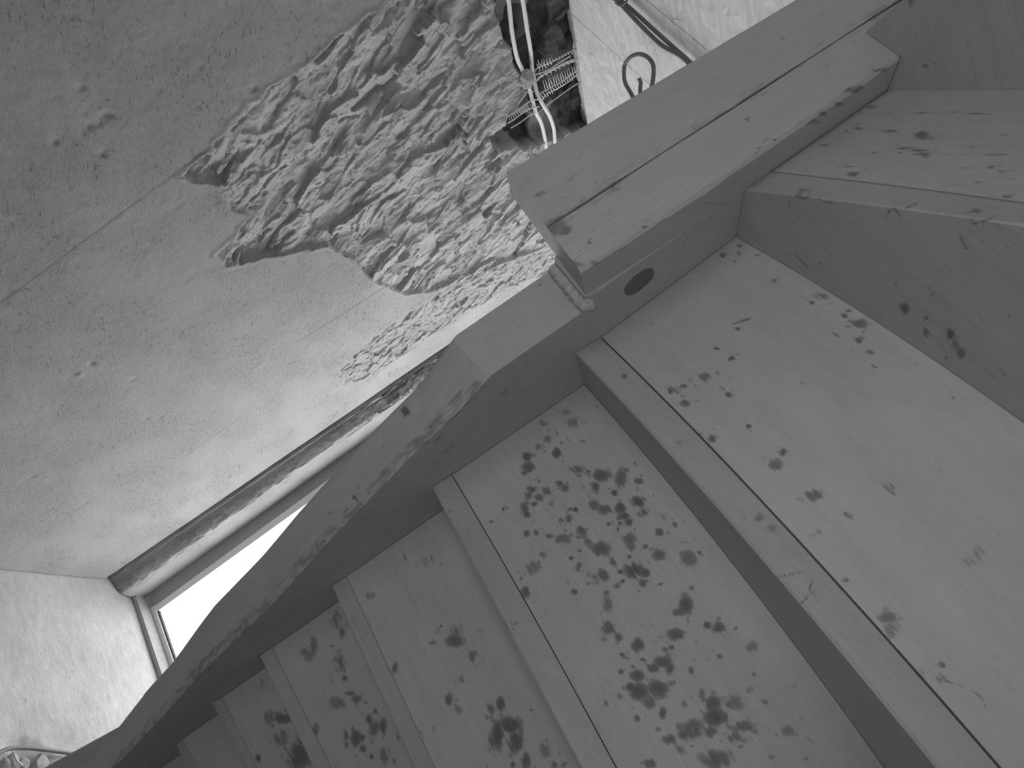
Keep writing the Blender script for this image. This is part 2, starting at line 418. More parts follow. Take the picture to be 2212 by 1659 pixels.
ST['string'] = [(1148+30,765,5,4,.9)] + crop([(330,460,70,9,.7),(270,510,80,9,.8),(220,560,60,8,.6),(520,410,45,7,.9),(250,640,12,10,.8),(60,700,60,14,.7),(130,680,50,10,.8),(200,740,60,10,.6),
 (560,290,40,8,.6),(420,360,50,9,.5),(780,180,12,10,.9),(100,790,60,10,.5),(0,830,60,10,.5)], 900, 700, .3617) + \
 [(850,1040,30,5,.5),(800,1080,40,6,.5),(760,1110,45,6,.6),(700,1170,45,7,.6),(650,1215,45,7,.6),(590,1280,45,7,.6),(530,1335,40,6,.6),(470,1400,40,6,.6),(400,1470,40,6,.5),
  (877,889,11,12,1.25),(1167,650,12,11,1.2),(768,1078,6,11,1.1),(351,1478,4,8,.8)]
LINES = {'ends': [[(900+a*.1808, 500+b*.1808) for a, b in L] for L in ([(640,1640),(680,1400),(800,1200),(1000,1040)],[(760,1660),(790,1400),(900,1180),(1150,960)],[(900,1640),(890,1400),(980,1200),(1250,980)],[(560,1480),(620,1320),(760,1150),(960,1010)],[(1040,1560),(1010,1380),(1090,1220),(1380,1000)])],
 'strip0': [[(1683, 1246), (1760, 1230), (1745, 1290), (1731, 1304)]],
         'H': [[(x0*.3918+1500, y0*.3918+350) for x0, y0 in L] for L in ([(560,185),(600,200),(640,190)], [(680,205),(735,225),(770,225)], [(1165,255),(1255,210)],
               [(1060,310),(1075,265),(1110,260),(1135,300)], [(1530,345),(1600,325),(1645,305)], [(1465,390),(1480,440),(1500,475)], [(520,210),(530,255)], [(555,505),(620,580)], [(1680,1120),(1720,1190)])],
         'newel': [[(1633, 330), (1640, 318), (1661, 298), (1680, 303)]],
         'A': [[(1508+75, 700), (1620, 688)], [(2040, 1470), (2070, 1478), (2120, 1505), (2130, 1530)]]}


def field(V, keys):
    """stain strength at points V that lie on a face: soft blobs at the measured spots"""
    P = px(V); s = np.zeros(len(V)); ok = (V @ M)[:, 2] > .05
    for k in keys:
        L0 = ST.get(k, []); rng = np.random.RandomState(7 + len(L0))
        if k in 'ABCDEGHT':
            sat = []
            for cx, cy, rx, ry, a in L0:
                for q in range(4 if k in 'BCDE' else 3):
                    an = rng.rand() * 6.28; dd = rng.uniform(1.0, 3.0); rr = rng.uniform(.18, .5)
                    sat.append((cx + math.cos(an) * dd * rx, cy + math.sin(an) * dd * ry, rx * rr, ry * rr, rng.uniform(.3, .75) * a))
            L0 = L0 + sat
        for cx, cy, rx, ry, a in L0:
            if k == 'string': a *= .8
            else: rx, ry = max(rx * 1.18, 2.6), max(ry * 1.18, 2.6); a = .24 + .74 * a
            rot = math.radians(-41 if k == 'string' else 0); cr, sr = math.cos(rot), math.sin(rot)
            dx, dy_ = P[:, 0] - cx, P[:, 1] - cy
            d = ((dx * cr + dy_ * sr) / rx) ** 2 + ((-dx * sr + dy_ * cr) / ry) ** 2
            s = np.maximum(s, a * np.exp(-(d / 1.25) ** 1.6) * 1.05)
        for L in LINES.get(k, []):
            for a, b in zip(L[:-1], L[1:]):
                a, b = np.array(a), np.array(b); e = b - a
                t = np.clip(((P - a) @ e) / (e @ e), 0, 1); d = np.linalg.norm(P - a - t[:, None] * e, axis=1)
                s = np.maximum(s, .75 * np.exp(-(d / 3.2) ** 2))
    return np.where(ok, s, 0)


# ================================================================ room shell
XW, ZC, ZF = -1.25, .6875, -EYE            # left wall, ceiling, floor (camera = 0)
YE, XR, YB = 2.34, .85, -1.6               # end wall, right wall, back wall


def wall_surface():
    dy = dz = .0025
    ys = np.concatenate([[YB, -1, -.5, 0, .1], np.arange(.2, 2.05, dy), np.arange(2.05, 2.186, .002), [2.187]])
    zs = np.concatenate([np.arange(ZF, ZC, dz), [ZC, ZC + .0185]])
    Y, Z = np.meshgrid(ys, zs, indexing='ij'); sh = Y.shape
    V = np.stack([np.full(Y.size, XW), Y.ravel(), Z.ravel()], 1)

    def pl(L): return [onX(p, XW)[1:] for p in L]
    rough = pl([(1250, -120), (930, -60), (870, 0), (830, 15), (740, 75), (700, 115), (650, 150), (590, 190), (540, 230), (490, 285), (450, 335), (390, 383), (435, 392), (478, 400),
                (490, 450), (540, 470), (505, 520), (465, 552), (490, 575), (560, 560), (640, 545), (710, 530), (760, 560), (800, 600), (870, 635), (930, 630), (1000, 600), (1190, 530), (1500, 200)])
    low = pl([(1240, 520), (1000, 600), (900, 665), (800, 735), (735, 800), (745, 830), (800, 815), (900, 745), (1000, 680), (1100, 620), (1260, 560)])
    mas = pl([(1040, -90), (1065, 0), (1085, 50), (1105, 100), (1118, 150), (1140, 175), (1128, 225), (1095, 248), (1110, 285), (1062, 305), (1075, 332), (1160, 320), (1650, 180), (1600, -400)])
    sm = pl([(1330, -200), (1150, -100), (1150, 0), (1240, 300), (1400, 250)])
    a = math.radians(20)      # trowel direction on the wall
    U = Y * math.cos(a) + Z * math.sin(a); W = -Y * math.sin(a) + Z * math.cos(a)   # W = long axis
    sd = sdpoly(Y, Z, rough) + .010 * fbm(Y * 40, Z * 40, 4, 3)
    r = sst(-.002, .004, sd)
    sdl = sdpoly(Y, Z, low) + .014 * fbm(Y * 50, Z * 50, 4, 8); rl = sst(-.004, .006, sdl)
    sdm = sdpoly(Y, Z, mas) + .014 * fbm(Y * 35, Z * 35, 4, 5); mm = sst(-.002, .005, sdm)
    h = .0015 * fbm(Y * 6, Z * 6, 3, 1) + .0007 * fbm(Y * 60, Z * 60, 3, 2)
    p1 = plates(U / .055, W / .135, 11, 1.5, .55); p2 = plates(U / .022, W / .05, 31, 1.2); p3 = plates(U / .010, W / .016, 51, 1.0)
    depth = sst(0, .12, sd)
    p4 = plates(U / .034, W / .10, 91, 1.6)
    rg = -.010 - .003 * depth + .014 * p1 + .0060 * p4 + .0042 * p2 + .0022 * p3 + .0040 * fbm(U * 20, W * 9, 5, 6)
    rg = np.minimum(rg, .004)
    h = h * (1 - r) + rg * r
    lip = np.exp(-((sd + .006) / .006) ** 2) * .0015; h += lip * (1 - r)
    h = h + rl * (1 - r) * (-.004 + .008 * p2 + .0035 * p3)
    # masonry, deeper, stones with mortar
    s1 = plates(Y / .10, Z / .075, 71, .5, .25); s2 = plates(Y / .035, Z / .03, 81, 1.0, .3)
    mh = np.minimum(-.050 + .030 * s1 + .010 * s2 + .006 * fbm(Y * 45, Z * 45, 4, 12), -.018)
    h = h * (1 - mm) + mh * mm
    h = np.where(Z > ZC - .05, np.minimum(h, -.004), h)
    # long straight shrinkage line and faint trowel joints
    tone = np.ones(sh)
    lines = [((0, 655), (880, 0), .0028, .0016), ((905, 655), (1170, 480), .003, .003), ((0, 1215), (225, 1062), .002, .0008), ((400, 985), (530, 895), .002, .001),
             ((640, 740), (880, 590), .003, .0012)]
    for p, q, w, dp in lines:
        A, B = onX(p, XW)[1:], onX(q, XW)[1:]; e = B - A
        t = np.clip(((Y - A[0]) * e[0] + (Z - A[1]) * e[1]) / (e @ e), 0, 1)
        d = np.hypot(Y - A[0] - t * e[0], Z - A[1] - t * e[1]); h -= .25 * dp * np.exp(-(d / w) ** 2) * (1 - r); tone *= 1 - .22 * np.exp(-(d / (w * .7)) ** 2) * (1 - r) * (1.5 + .7 * fbm(Y * 9, Z * 9, 2, 40))
    # rounded-off, chipped arris at the reveal
    h -= .016 * sst(2.187 - .045, 2.187, Y) ** 2
    # lumps and pits of the photograph on the smooth part
    for cx, cy, rr, dp in ((118, 306, 9, -.004), (230, 248, 12, -.005), (190, 272, 12, -.004), (175, 188, 8, -.004), (220, 332, 8, -.004), (172, 810, 8, .005), (200, 785, 9, -.005),
                           (290, 820, 10, -.003), (345, 903, 7, -.004), (317, 905, 7, -.004), (560, 790, 12, .004), (70, 1030, 10, -.004), (253, 1028, 7, -.004), (550, 190, 8, -.004)):
        A = onX((cx, cy), XW)[1:]; d = np.hypot(Y - A[0], (Z - A[1])) * 1100 * (1 + .5 * fbm(Y * 90, Z * 90, 2, 60)); h += .7 * dp * np.exp(-(d / rr) ** 2)
    rgh = np.maximum(r, rl)
    tone = tone * (1 + .26 * r) * (1 - .10 * r * (p2 < -.25))
    st = sst(-.2, .1, s1)
    tone = tone * (1 - mm) + mm * (.24 + .34 * st * (sdpoly(Y, Z, sm) < 0) + .16 * st)
    edge = (Y <= .1); h = np.where(edge, 0, h)
    V[:, 0] += h.ravel()
    n0, n1 = sh; idx = np.arange(n0 * n1).reshape(sh)
    F = np.stack([idx[:-1, :-1], idx[1:, :-1], idx[1:, 1:], idx[:-1, 1:]], -1).reshape(-1, 4)
    # close to a slab 12 cm thick
    nb = len(V); per = np.concatenate([idx[:, 0], idx[-1, 1:], idx[-2::-1, -1], idx[0, -2:0:-1]])
    B = V[per].copy(); B[:, 0] = XW - .14; V2 = np.vstack([V, B, [[XW - .14, (YB + 2.187) / 2, (ZF + ZC) / 2]]])
    k = len(per); q = np.stack([per, nb + np.arange(k), nb + (np.arange(k) + 1) % k, np.roll(per, -1)], -1)
    F = np.vstack([F, q])
    # back face as strips of quads fan (pairs of perimeter verts around the centre)
    c = nb + k; fan = np.array([[nb + i, nb + (i + 1) % k, nb + (i + 2) % k, c] for i in range(0, k - (k % 2), 2)])
    F = np.vstack([F, fan])
    pad = np.ones(k + 1)
    return struct(put('wall_left', V2, F, PLASTER, None, True,
                      {'tone': np.concatenate([tone.ravel(), pad]), 'rough': np.concatenate([rgh.ravel(), pad * 0])}))


wall_surface()


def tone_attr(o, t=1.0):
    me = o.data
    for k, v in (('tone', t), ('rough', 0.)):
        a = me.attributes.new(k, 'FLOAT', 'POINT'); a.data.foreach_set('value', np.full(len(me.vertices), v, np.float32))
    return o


# return of the wall and the rounded reveal beside the glazing: vertical profile in steps
def reveal():
    zs = np.linspace(ZF, ZC, 420)
    prof = []          # (u, kind)
    A = [(XW, 2.187), (-1.243, 2.196), (-1.215, 2.205), (-1.193, 2.222), (-1.190, 2.232), (-1.184, 2.25), (-1.181, 2.275), (-1.179, 2.30), (-1.180, 2.318), (-1.184, 2.335), (-1.188, 2.342)]
    base = spline(np.array([(x, y, 0) for x, y in A]), 6)[:, :2]
    Zg, K = np.meshgrid(zs, np.arange(len(base)), indexing='ij')
    X = base[K][..., 0].copy(); Y = base[K][..., 1].copy()
    lean = -.035 * (Zg - ZF) / 1.0 * 0.6      # the old reveal leans outwards a little
    X += lean * sst(0, 14, K)
    n = fbm(Zg * 30, K * .35, 4, 2); ch = fbm(Zg * 70, K * .8, 4, 7)
    rag = np.exp(-((K - 19) / 3.5) ** 2)       # ragged arris
    X += .004 * n * rag + .003 * ch * rag; Y += .004 * ch * rag - .002 * n
    # broken patch high up
    br = sst(-.62, -.40, Zg) * (K < 26); Y += br * (.010 + .012 * plates(Zg / .05, K / 6., 5, 1)); X += br * .006 * ch
    V = np.stack([X.ravel(), Y.ravel(), Zg.ravel()], 1)
    n0, n1 = Zg.shape; idx = np.arange(n0 * n1).reshape(n0, n1)
    F = np.stack([idx[:-1, :-1], idx[:-1, 1:], idx[1:, 1:], idx[1:, :-1]], -1).reshape(-1, 4)
    nb = len(V)
    back = np.array([[XW - .06, 2.40, z] for z in (ZF, ZC)] + [[XW - .06, 2.19, z] for z in (ZF, ZC)])
    V = np.vstack([V, back])
    extra = np.array([[idx[0, -1], nb, nb + 1, idx[-1, -1]], [nb, nb + 2, nb + 3, nb + 1], [nb + 2, idx[0, 0], idx[-1, 0], nb + 3]])
    F = np.vstack([F, extra])
    tone = np.where(K < 17, .80, 1.15) * (1 - .25 * (ch < -.15) * (K > 8) * (K < 20))  # daylight put into the tone: face towards glazing lighter, face turned away darker
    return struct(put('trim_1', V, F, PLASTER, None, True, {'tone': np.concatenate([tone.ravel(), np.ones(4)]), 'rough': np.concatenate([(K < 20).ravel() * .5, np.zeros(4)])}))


reveal()
# ---- floor (screed) with gentle unevenness
def floor():
    xs = np.arange(XW - .14, XR + .1, .012); ys = np.arange(YB, 2.34, .012)
    X, Y = np.meshgrid(xs, ys, indexing='ij')
    Z = ZF + .004 * fbm(X * 9, Y * 9, 4, 4) - .004
    hole = onZ((60, 1660), ZF); d = np.hypot(X - hole[0], Y - hole[1])
    Z -= .02 * sst(.10, .04, d + .02 * fbm(X * 40, Y * 40, 3, 2))
    V = np.stack([X.ravel(), Y.ravel(), Z.ravel()], 1); idx = np.arange(X.size).reshape(X.shape)
    F = np.stack([idx[:-1, :-1], idx[1:, :-1], idx[1:, 1:], idx[:-1, 1:]], -1).reshape(-1, 4)
    nb = len(V); per = np.concatenate([idx[:, 0], idx[-1, 1:], idx[-2::-1, -1], idx[0, -2:0:-1]]); k = len(per)
    B = V[per].copy(); B[:, 2] = ZF - .15
    V = np.vstack([V, B]); F = np.vstack([F, np.stack([per, nb + np.arange(k), nb + (np.arange(k) + 1) % k, np.roll(per, -1)], -1)])
    struct(put('floor', V, F, SCREED, None, True))


floor()
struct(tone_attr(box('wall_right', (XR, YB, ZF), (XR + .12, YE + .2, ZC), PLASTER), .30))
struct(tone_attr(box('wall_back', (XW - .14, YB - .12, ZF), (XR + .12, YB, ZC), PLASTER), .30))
struct(box('ceiling', (XW - .14, YB - .12, ZC + .019), (XR + .12, YE + .2, ZC + .1), OSB))
OX0, OX1, OZ = -1.14, -.34, .60     # opening of the glazed door
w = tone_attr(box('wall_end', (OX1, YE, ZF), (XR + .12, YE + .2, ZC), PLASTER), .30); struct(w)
w = tone_attr(box('trim_2', (-1.31, YE + .005, OZ), (OX1, YE + .2, ZC), PLASTER)); struct(w)
struct(tone_attr(box('trim_3', (-1.40, YE + .06, ZF), (-1.185, YE + .2, OZ), PLASTER)))
# ---- OSB boards under the ceiling
seams = [-.45, .955, 1.1665, 2.335]
labs = ['nearest wide strand board of the ceiling, above the double cable', 'narrow middle strand board of the ceiling between the two seams', 'farthest strand board of the ceiling, beside the bare masonry']
for i in range(3):
    x0 = -1.2495
    o = box('strand_board', (x0, seams[i] + .0012, ZC), (XR - .03, seams[i + 1] - .0012, ZC + .018), OSB)
    tag(o, labs[i], 'ceiling board', 'strand boards on the ceiling')

# ---- glazed door / window in the end wall
def vline(pb, pt, plane, val, z):
    fn = onX if plane == 'X' else onY
    a, b = fn(pb, val), fn(pt, val); t = (z - a[2]) / (b[2] - a[2]); return a + t * (b - a)


win = bpy.data.objects.new('window_1', None); sc.collection.objects.link(win); win.location = (-.75, 2.35, 0); struct(win)


def post(name, pl_b, pl_t, pr_b, pr_t, y0, y1, z0, z1, mat, parent):
    v = []
    for z in (z0, z1):
        xl = vline(pl_b, pl_t, 'Y', y0, z)[0] if pl_b else pl_t; xr = vline(pr_b, pr_t, 'Y', y0, z)[0] if pr_b else pr_t
        v += [(xl, y0, z), (xr, y0, z), (xr, y1, z), (xl, y1, z)]
    o = put(name, [(x, y, z) for x, y, z in v], [(3, 2, 1, 0), (4, 5, 6, 7), (0, 1, 5, 4), (1, 2, 6, 5), (2, 3, 7, 6), (3, 0, 4, 7)], mat)
    o.parent = parent; o.matrix_parent_inverse = parent.matrix_world.inverted(); return o


def child(o, p):
    o.parent = p; o.matrix_parent_inverse = Matrix.Translation(p.location).inverted(); return o


bpy.context.view_layer.update()
YF = 2.332
fr = post('window_frame', (322, 1318), (699, 1043.5), (325, 1331), (650, 1097), YF, YF + .07, ZF + .012, OZ, FRAME, win)
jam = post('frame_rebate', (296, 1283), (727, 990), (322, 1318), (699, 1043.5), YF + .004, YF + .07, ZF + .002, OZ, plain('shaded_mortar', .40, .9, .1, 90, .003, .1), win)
rail = child(box('window_frame', (-1.125, YF - .004, ZF + .002), (OX1, YF + .06, ZF + .032), FRAME), win)
child(box('gasket', (-1.10, YF + .002, ZF + .033), (OX1, YF + .012, ZF + .038), GASK), win)
child(box('window_frame', (-1.2, YF, OZ - .05), (OX1 + .02, YF + .07, OZ), FRAME), win)
child(box('window_frame', (OX1 - .05, YF, ZF + .034), (OX1, YF + .07, OZ - .05), FRAME), win)
gl, nt, b = newmat('clear_glass', .0, .5); nt.nodes.remove(b)
mx = nd(nt, 'ShaderNodeMixShader'); mx.inputs[0].default_value = .05
tr = nd(nt, 'ShaderNodeBsdfTransparent'); gs = nd(nt, 'ShaderNodeBsdfGlossy', i_Roughness=.02)
nt.links.new(tr.outputs[0], mx.inputs[1]); nt.links.new(gs.outputs[0], mx.inputs[2]); nt.links.new(mx.outputs[0], nt.nodes['Material Output'].inputs[0])
child(box('pane', (-1.16, YF + .03, ZF + .034), (OX1 - .051, YF + .036, OZ - .051), gl), win)
struct(box('trim_4', (-1.20, 2.272, ZF - .002), (OX1, YF - .005, ZF + .014), plain('door_sill', .40, .85, .1, 60, .003, .1)))
pt = lamp('window_portal', 'AREA', (-.75, YE + .22, EYE - .50), 1, shape='RECTANGLE', size=.9, size_y=2.2)
pt.rotation_euler = (math.radians(-90), 0, 0); pt.data.cycles.is_portal = True

# ================================================================ staircase
stair = bpy.data.objects.new('winding_staircase', None); sc.collection.objects.link(stair)
stair.location = (0, .95, 0)
tag(stair, 'pale spruce winding staircase seen from below, its risers spotted with dark mould', 'staircase')
XS = -.2385
BASE = Matrix.Translation(stair.location).inverted()


def sp(o, label=None):
    o.parent = stair; o.matrix_parent_inverse = BASE
    if label: o['label'] = label
    return o


class Curve:
    """horizontal board edge at height z through measured photo points; y as a function of x"""
    def __init__(s, z, pts, deg=2):
        s.z = z; P = np.array([onZ(p, z) for p in pts]); o = np.argsort(P[:, 0]); s.P = P[o]
        d = min(deg, len(pts) - 1); s.c = np.polyfit(s.P[:, 0], s.P[:, 1], d); s.x1 = s.P[-1, 0]; s.x0 = s.P[0, 0]
        e = .003; s.sl = (np.polyval(s.c, s.x1) - np.polyval(s.c, s.x1 - e)) / e
        s.y1 = np.polyval(s.c, s.x1)

    def __call__(s, x):
        return np.where(x <= s.x1, np.polyval(s.c, np.maximum(x, s.x0 - .02)), s.y1 + s.sl * (x - s.x1))


def zx(p): return onX(p, XS)[2]
EDGE = {  # lower back edge of tread i (photo points)
 -1: [(1609,410),(1687,418),(1850,438),(2212,487)],
 0: [(1242,758),(1283,808),(1442,975),(1518,1059),(1671,1240),(1857,1455),(2021,1659)],
 1: [(934,1053),(961,1110),(1034,1245),(1117,1397),(1255,1659)],
 2: [(717,1266),(732,1310),(781,1400),(835,1523),(893,1659)],
 3: [(563,1416),(572,1447),(600,1502),(640,1582),(678,1659)],
 4: [(458,1516),(462,1537),(495,1597),(531,1659)],
 5: [(379,1609),(404,1659)]}
GROOVE = {-1: [(1687,375),(1746,381),(1918,402),(2047,418),(2212,441)],
 0: [(1291,723),(1428,863),(1587,1025),(1700,1148),(1774,1220),(2001,1475),(2151,1659)],
 1: [(976,1027),(1063,1177),(1143,1317),(1251,1509),(1329,1659)],
 2: [(750,1245),(799,1353),(853,1491),(944,1659)],
 3: [(588,1399),(626,1481),(659,1547),(717,1659)],
 4: [(479,1506),(515,1580),(555,1659)],
 5: [(392,1597),(428,1659)]}
TOP = {-1: [(1923,195),(2060,194),(2212,193)], 0: [(1597,516),(1841,663),(2009,769),(2212,914)], 1: [(1265,832),(1370,957),(1479,1087),(1569,1195),(1671,1331),(1910,1659)]}
ZT = {-2: .415, -1: .269, 0: zx((1240,757)), 1: zx((934,1053)), 2: zx((717,1266)), 3: zx((563,1416)), 4: zx((458,1516)), 5: zx((379,1609))}
ZG = {-1: .2945, 0: zx((1295,722)), 1: zx((975,1026)), 2: zx((750,1245)), 3: zx((588,1399)), 4: zx((479,1506)), 5: zx((392,1597))}
ZT[6] = ZT[5] - .12; ZG[6] = ZT[6] + .014; ZT[7] = ZT[6] - .12; ZG[7] = ZT[7] + .014
CE = {i: Curve(ZT[i], EDGE[i], 2 if i not in (2, 3, 4, 5) else 1) for i in EDGE}
CG = {i: Curve(ZG[i], GROOVE[i], 2 if i not in (2, 3, 4, 5) else 1) for i in GROOVE}
CT = {i: Curve(ZT[i - 1], TOP[i], 2) for i in TOP}


class Shift:
    def __init__(s, c, dy): s.c, s.dy = c, dy
    def __call__(s, x): return s.c(x) + s.dy


for i in (6, 7): CE[i] = Shift(CE[5], .065 * (i - 5)); CG[i] = Shift(CG[5], .065 * (i - 5))
for i in range(2, 8): CT[i] = Shift(CG[i], .001)
XEND = .62
KEY = {-1: 'G', 0: 'A', 1: 'B', 2: 'C', 3: 'D', 4: 'E'}
RL = {-1: 'top riser beside the newel post, streaked along its grain', 0: 'widest riser, long pale board with scattered marks', 1: 'riser covered in round dark mould spots'}


def xgrid(i, x0):
    vis = {-1: (.0, 260), 0: (.30, 420), 1: (.19, 420), 2: (.07, 240), 3: (.0, 160), 4: (-.06, 110)}.get(i, (-.1, 20))
    e = max(vis[0], x0 + .05)
    return np.concatenate([np.linspace(x0, e, vis[1]), np.linspace(e, XEND, 14)[1:]])


def riser(i):
    x0 = XS + .0006
    if i == -1: x0 = -.2370
    xs = xgrid(i, x0); zb, zt = ZG[i] + (.0016 if i in (0, -1) else .001 if i == 1 else .0005), ZT[i - 1] - .0004
    nz = {-1: 70, 0: 130, 1: 130, 2: 90, 3: 60, 4: 40}.get(i, 6)
    th = .019; yb, yt = CG[i](xs), CT[i](xs)
    S = []
    for x, a, b in zip(xs, yb, yt):
        t = np.linspace(0, 1, nz)
        back = [(x, a + (b - a) * q, zb + (zt - zb) * q) for q in t]
        S.append(back + [(x, b + th, zt), (x, a + th, ZG[i] + .0002), (x, a + .007, ZG[i] + .0002), (x, a + .007, zb)])

    def at(v, ns, n):
        g = np.stack([v[:, 0] * 1.05, v[:, 2] + i * 1.7, v[:, 1] * .2 + i], 1)
        s = np.zeros(len(v)); m = (np.arange(len(v)) % n) < nz
        if i in KEY: s[m] = field(v[m], [KEY[i]])
        return {'grain': g, 'stain': s}
    return sp(loft('riser', S, W_RISER, attrs_fn=at), RL.get(i))


for i in range(-1, 8): riser(i)


def tread(i):
    x0 = XS + .0006 if i != -1 else XS + .0006
    xs = xgrid(i, x0); th = ZG[i] - ZT[i]; zb, zt = ZT[i], ZG[i]
    ye, yg = CE[i](xs), CG[i](xs)
    if i + 1 in CT: yf = CT[i + 1](xs) + .055
    else: yf = ye + .12
    yf = np.maximum(yf, ye + .03)
    nb = {-1: 60, 0: 16}.get(i, 4)
    lim = {-1: .485, 0: None}.get(i)
    S = []
    for x, a, b, c in zip(xs, ye, yg, yf):
        ns_ = 12 if i in (0, 1) else 4
        strip = [(x, a + (b - a) * q, zb + (zt - zb) * q) for q in np.linspace(1, 0, ns_)]
        strip[-1] = (x, a + .0012, zb); strip.insert(-1, (x, a, zb + .0012))
        under = [(x, a + .0012 + (c - a - .0012) * q, zb) for q in np.linspace(0, 1, nb + 2)[1:]]
        S.append(strip + under + [(x, c, zt), (x, (b + c) / 2, zt)])

    def at(v, ns, n):
        g = np.stack([v[:, 0], v[:, 1] + i * 1.3, v[:, 2] * 1.0 + i], 1)
        s = np.zeros(len(v)); k = {-1: ['H'], 0: ['strip0'], 1: ['strip1']}.get(i)
        if k:
            m = (np.arange(len(v)) % n) < n - 2
            s[m] = field(v[m], k)
        return {'grain': g, 'stain': s}
    return sp(loft('tread', S, W_TREAD, attrs_fn=at))


for i in range(-1, 8): tread(i)


# top winder tread: notched around the newel post
def top_tread():
    z0, z1 = ZT[-2], ZT[-2] + .04
    P = [onZ((1867, 80), z0)[:2], (XS - .0008, .4393), (XS + .0008, .4393), (XS + .0008, .52), (-.05, .40), (.45, .02), (.45, -.20), (.10, -.15), (-.12, .10), (-.232, .34), onZ((1950, 0), z0)[:2]]
    P[0] = np.array([P[0][0], .4393])
    poly = np.array(P, float)
    bm = bmesh.new(); lo = [bm.verts.new((x, y, z0 + EYE)) for x, y in poly]; f = bm.faces.new(lo)
    r = bmesh.ops.extrude_face_region(bm, geom=[f]); 
    for v in [g for g in r['geom'] if isinstance(g, bmesh.types.BMVert)]: v.co.z = z1 + EYE
    for ax in (0, 1):
        for q in np.arange(-.35, .1, .0035):
            n = Vector((1, 0, 0)) if ax == 0 else Vector((0, 1, 0)); co = Vector((q, 0, 0)) if ax == 0 else Vector((0, q + .42, 0))
            if ax == 1 and q + .42 > .52: continue
            if ax == 0 and q < -.28: continue
            bmesh.ops.bisect_plane(bm, geom=[g for g in bm.verts[:] + bm.edges[:] + bm.faces[:] if not isinstance(g, bmesh.types.BMFace) or abs(g.normal.z) > .5], plane_co=co, plane_no=n)
    bmesh.ops.recalc_face_normals(bm, faces=bm.faces)
    me = bpy.data.meshes.new('tread'); bm.to_mesh(me); bm.free()
    v = np.zeros(len(me.vertices) * 3); me.vertices.foreach_get('co', v); v = v.reshape(-1, 3); v[:, 2] -= EYE
    s = np.where(v[:, 2] < z0 + .001, field(v, ['T']), 0)
    a = me.attributes.new('stain', 'FLOAT', 'POINT'); a.data.foreach_set('value', s.astype(np.float32))
    a = me.attributes.new('grain', 'FLOAT_VECTOR', 'POINT'); a.data.foreach_set('vector', np.stack([v[:, 0] + v[:, 1], v[:, 0] - v[:, 1], v[:, 2]], 1).astype(np.float32).ravel())
    me.materials.append(W_TREAD)
    o = bpy.data.objects.new('tread', me); sc.collection.objects.link(o)
    sp(o, 'notched winder tread fitted around the newel post')


top_tread()


# ---- inner string
def string():
    inn = [(1050,812),(982,895),(900,972),(790,1085),(685,1195),(584,1308),(432,1454),(341,1557),(249,1654)]
    Pi = np.array([onX(p, XS) for p in inn]); Pi[0, 1] = .4952
    Pi = Pi[[0, 1, 2, 3, 4, 5, 6, 7, 8]]
    XO = -.290
    out = [(986,737),(900,835),(800,935),(700,1045),(640,1112),(560,1205),(460,1310),(365,1437),(318,1489),(255,1570)]
    Po = np.array([onX(p, XO) for p in out]); Po[0, 1] = .4952

    def fz(P, y):
        o = np.argsort(P[:, 1]); yy, zz = P[o, 1], P[o, 2]
        sl = (zz[-1] - zz[-3]) / (yy[-1] - yy[-3])
        return np.where(y < yy[-1], np.interp(y, yy, zz), zz[-1] + sl * (y - yy[-1]))
    ys = np.concatenate([[.4785, .4945], np.linspace(.4952, .86, 300), np.linspace(.86, .955, 12)[1:]])
    S = []; N = 44
    for y in ys:
        zi = .1075 if y < .495 else float(fz(Pi, y)); zo = .1075 if y < .495 else float(fz(Po, y))
        if y > .495: zo += .0015 * math.sin(y * 60) * (y < .8)
        ztop = np.interp(y, [.47, .56, .955], [.64, .47, -.12])
        bv = .004
        q = np.linspace(0, 1, N)
        under = [(XS - bv - (XS - bv - XO - bv) * t, y, zi + (zo - zi) * t) for t in np.linspace(0, 1, 14)]
        face = [(XS, y, ztop - (ztop - zi - bv) * (1 - (1 - t) ** 1.0)) for t in np.concatenate([[0, .3], np.linspace(.34, 1, N)])]
        S.append(face + under + [(XO, y, zo + bv), (XO, y, ztop)])

    def at(v, ns, n):
        d = (v[:, 1] * .58 - v[:, 2] * .81); e = v[:, 1] * .81 + v[:, 2] * .58
        g = np.stack([d, e, v[:, 0] * 1.2], 1)
        s = np.maximum(field(v, ['string']), .55 * field(v, ['ends']))
        k = np.arange(len(v)) % n; s[k > n - 3] = 0
        # dirt rubbed in along the lower inner arris
        zi = np.array([fz(Pi, y) for y in v[:, 1]]); ed = np.abs(v[:, 2] - zi)
        s = np.maximum(s, np.where((v[:, 0] > XS - .012) & (v[:, 1] > .5), .5 * np.exp(-(ed / .012) ** 2), 0))
        return {'grain': g, 'stain': s}
    o = loft('string', S, W_STRING, attrs_fn=at); sp(o, 'inner string board with sawn lower edge')
    # oval knot / plug on the inner face
    c = np.array([1381., 609.]); L = []
    ax = np.array([math.cos(math.radians(-41)), math.sin(math.radians(-41))]); ay = np.array([-ax[1], ax[0]])
    for q in np.linspace(0, 2 * math.pi, 36, endpoint=False):
        L.append(onX(c + ax * 40 * math.cos(q) + ay * 17 * math.sin(q) * (1 + .1 * math.cos(2 * q)), XS + .0004))
    L = np.array(L); n = len(L); L2 = L.copy(); L2[:, 0] -= .006
    v = np.vstack([L, L2]); f = [tuple(range(n)), tuple(range(2 * n - 1, n - 1, -1))] + [(i, n + i, n + (i + 1) % n, (i + 1) % n) for i in range(n)]
    k = put('wood_plug', v, f, W_KNOT, None, False, {'grain': np.stack([v[:, 2], v[:, 1], v[:, 0]], 1), 'stain': np.zeros(2 * n)})
    fixn(k); k.parent = o; k['label'] = 'dark oval wooden plug'
    return o


string_o = string()


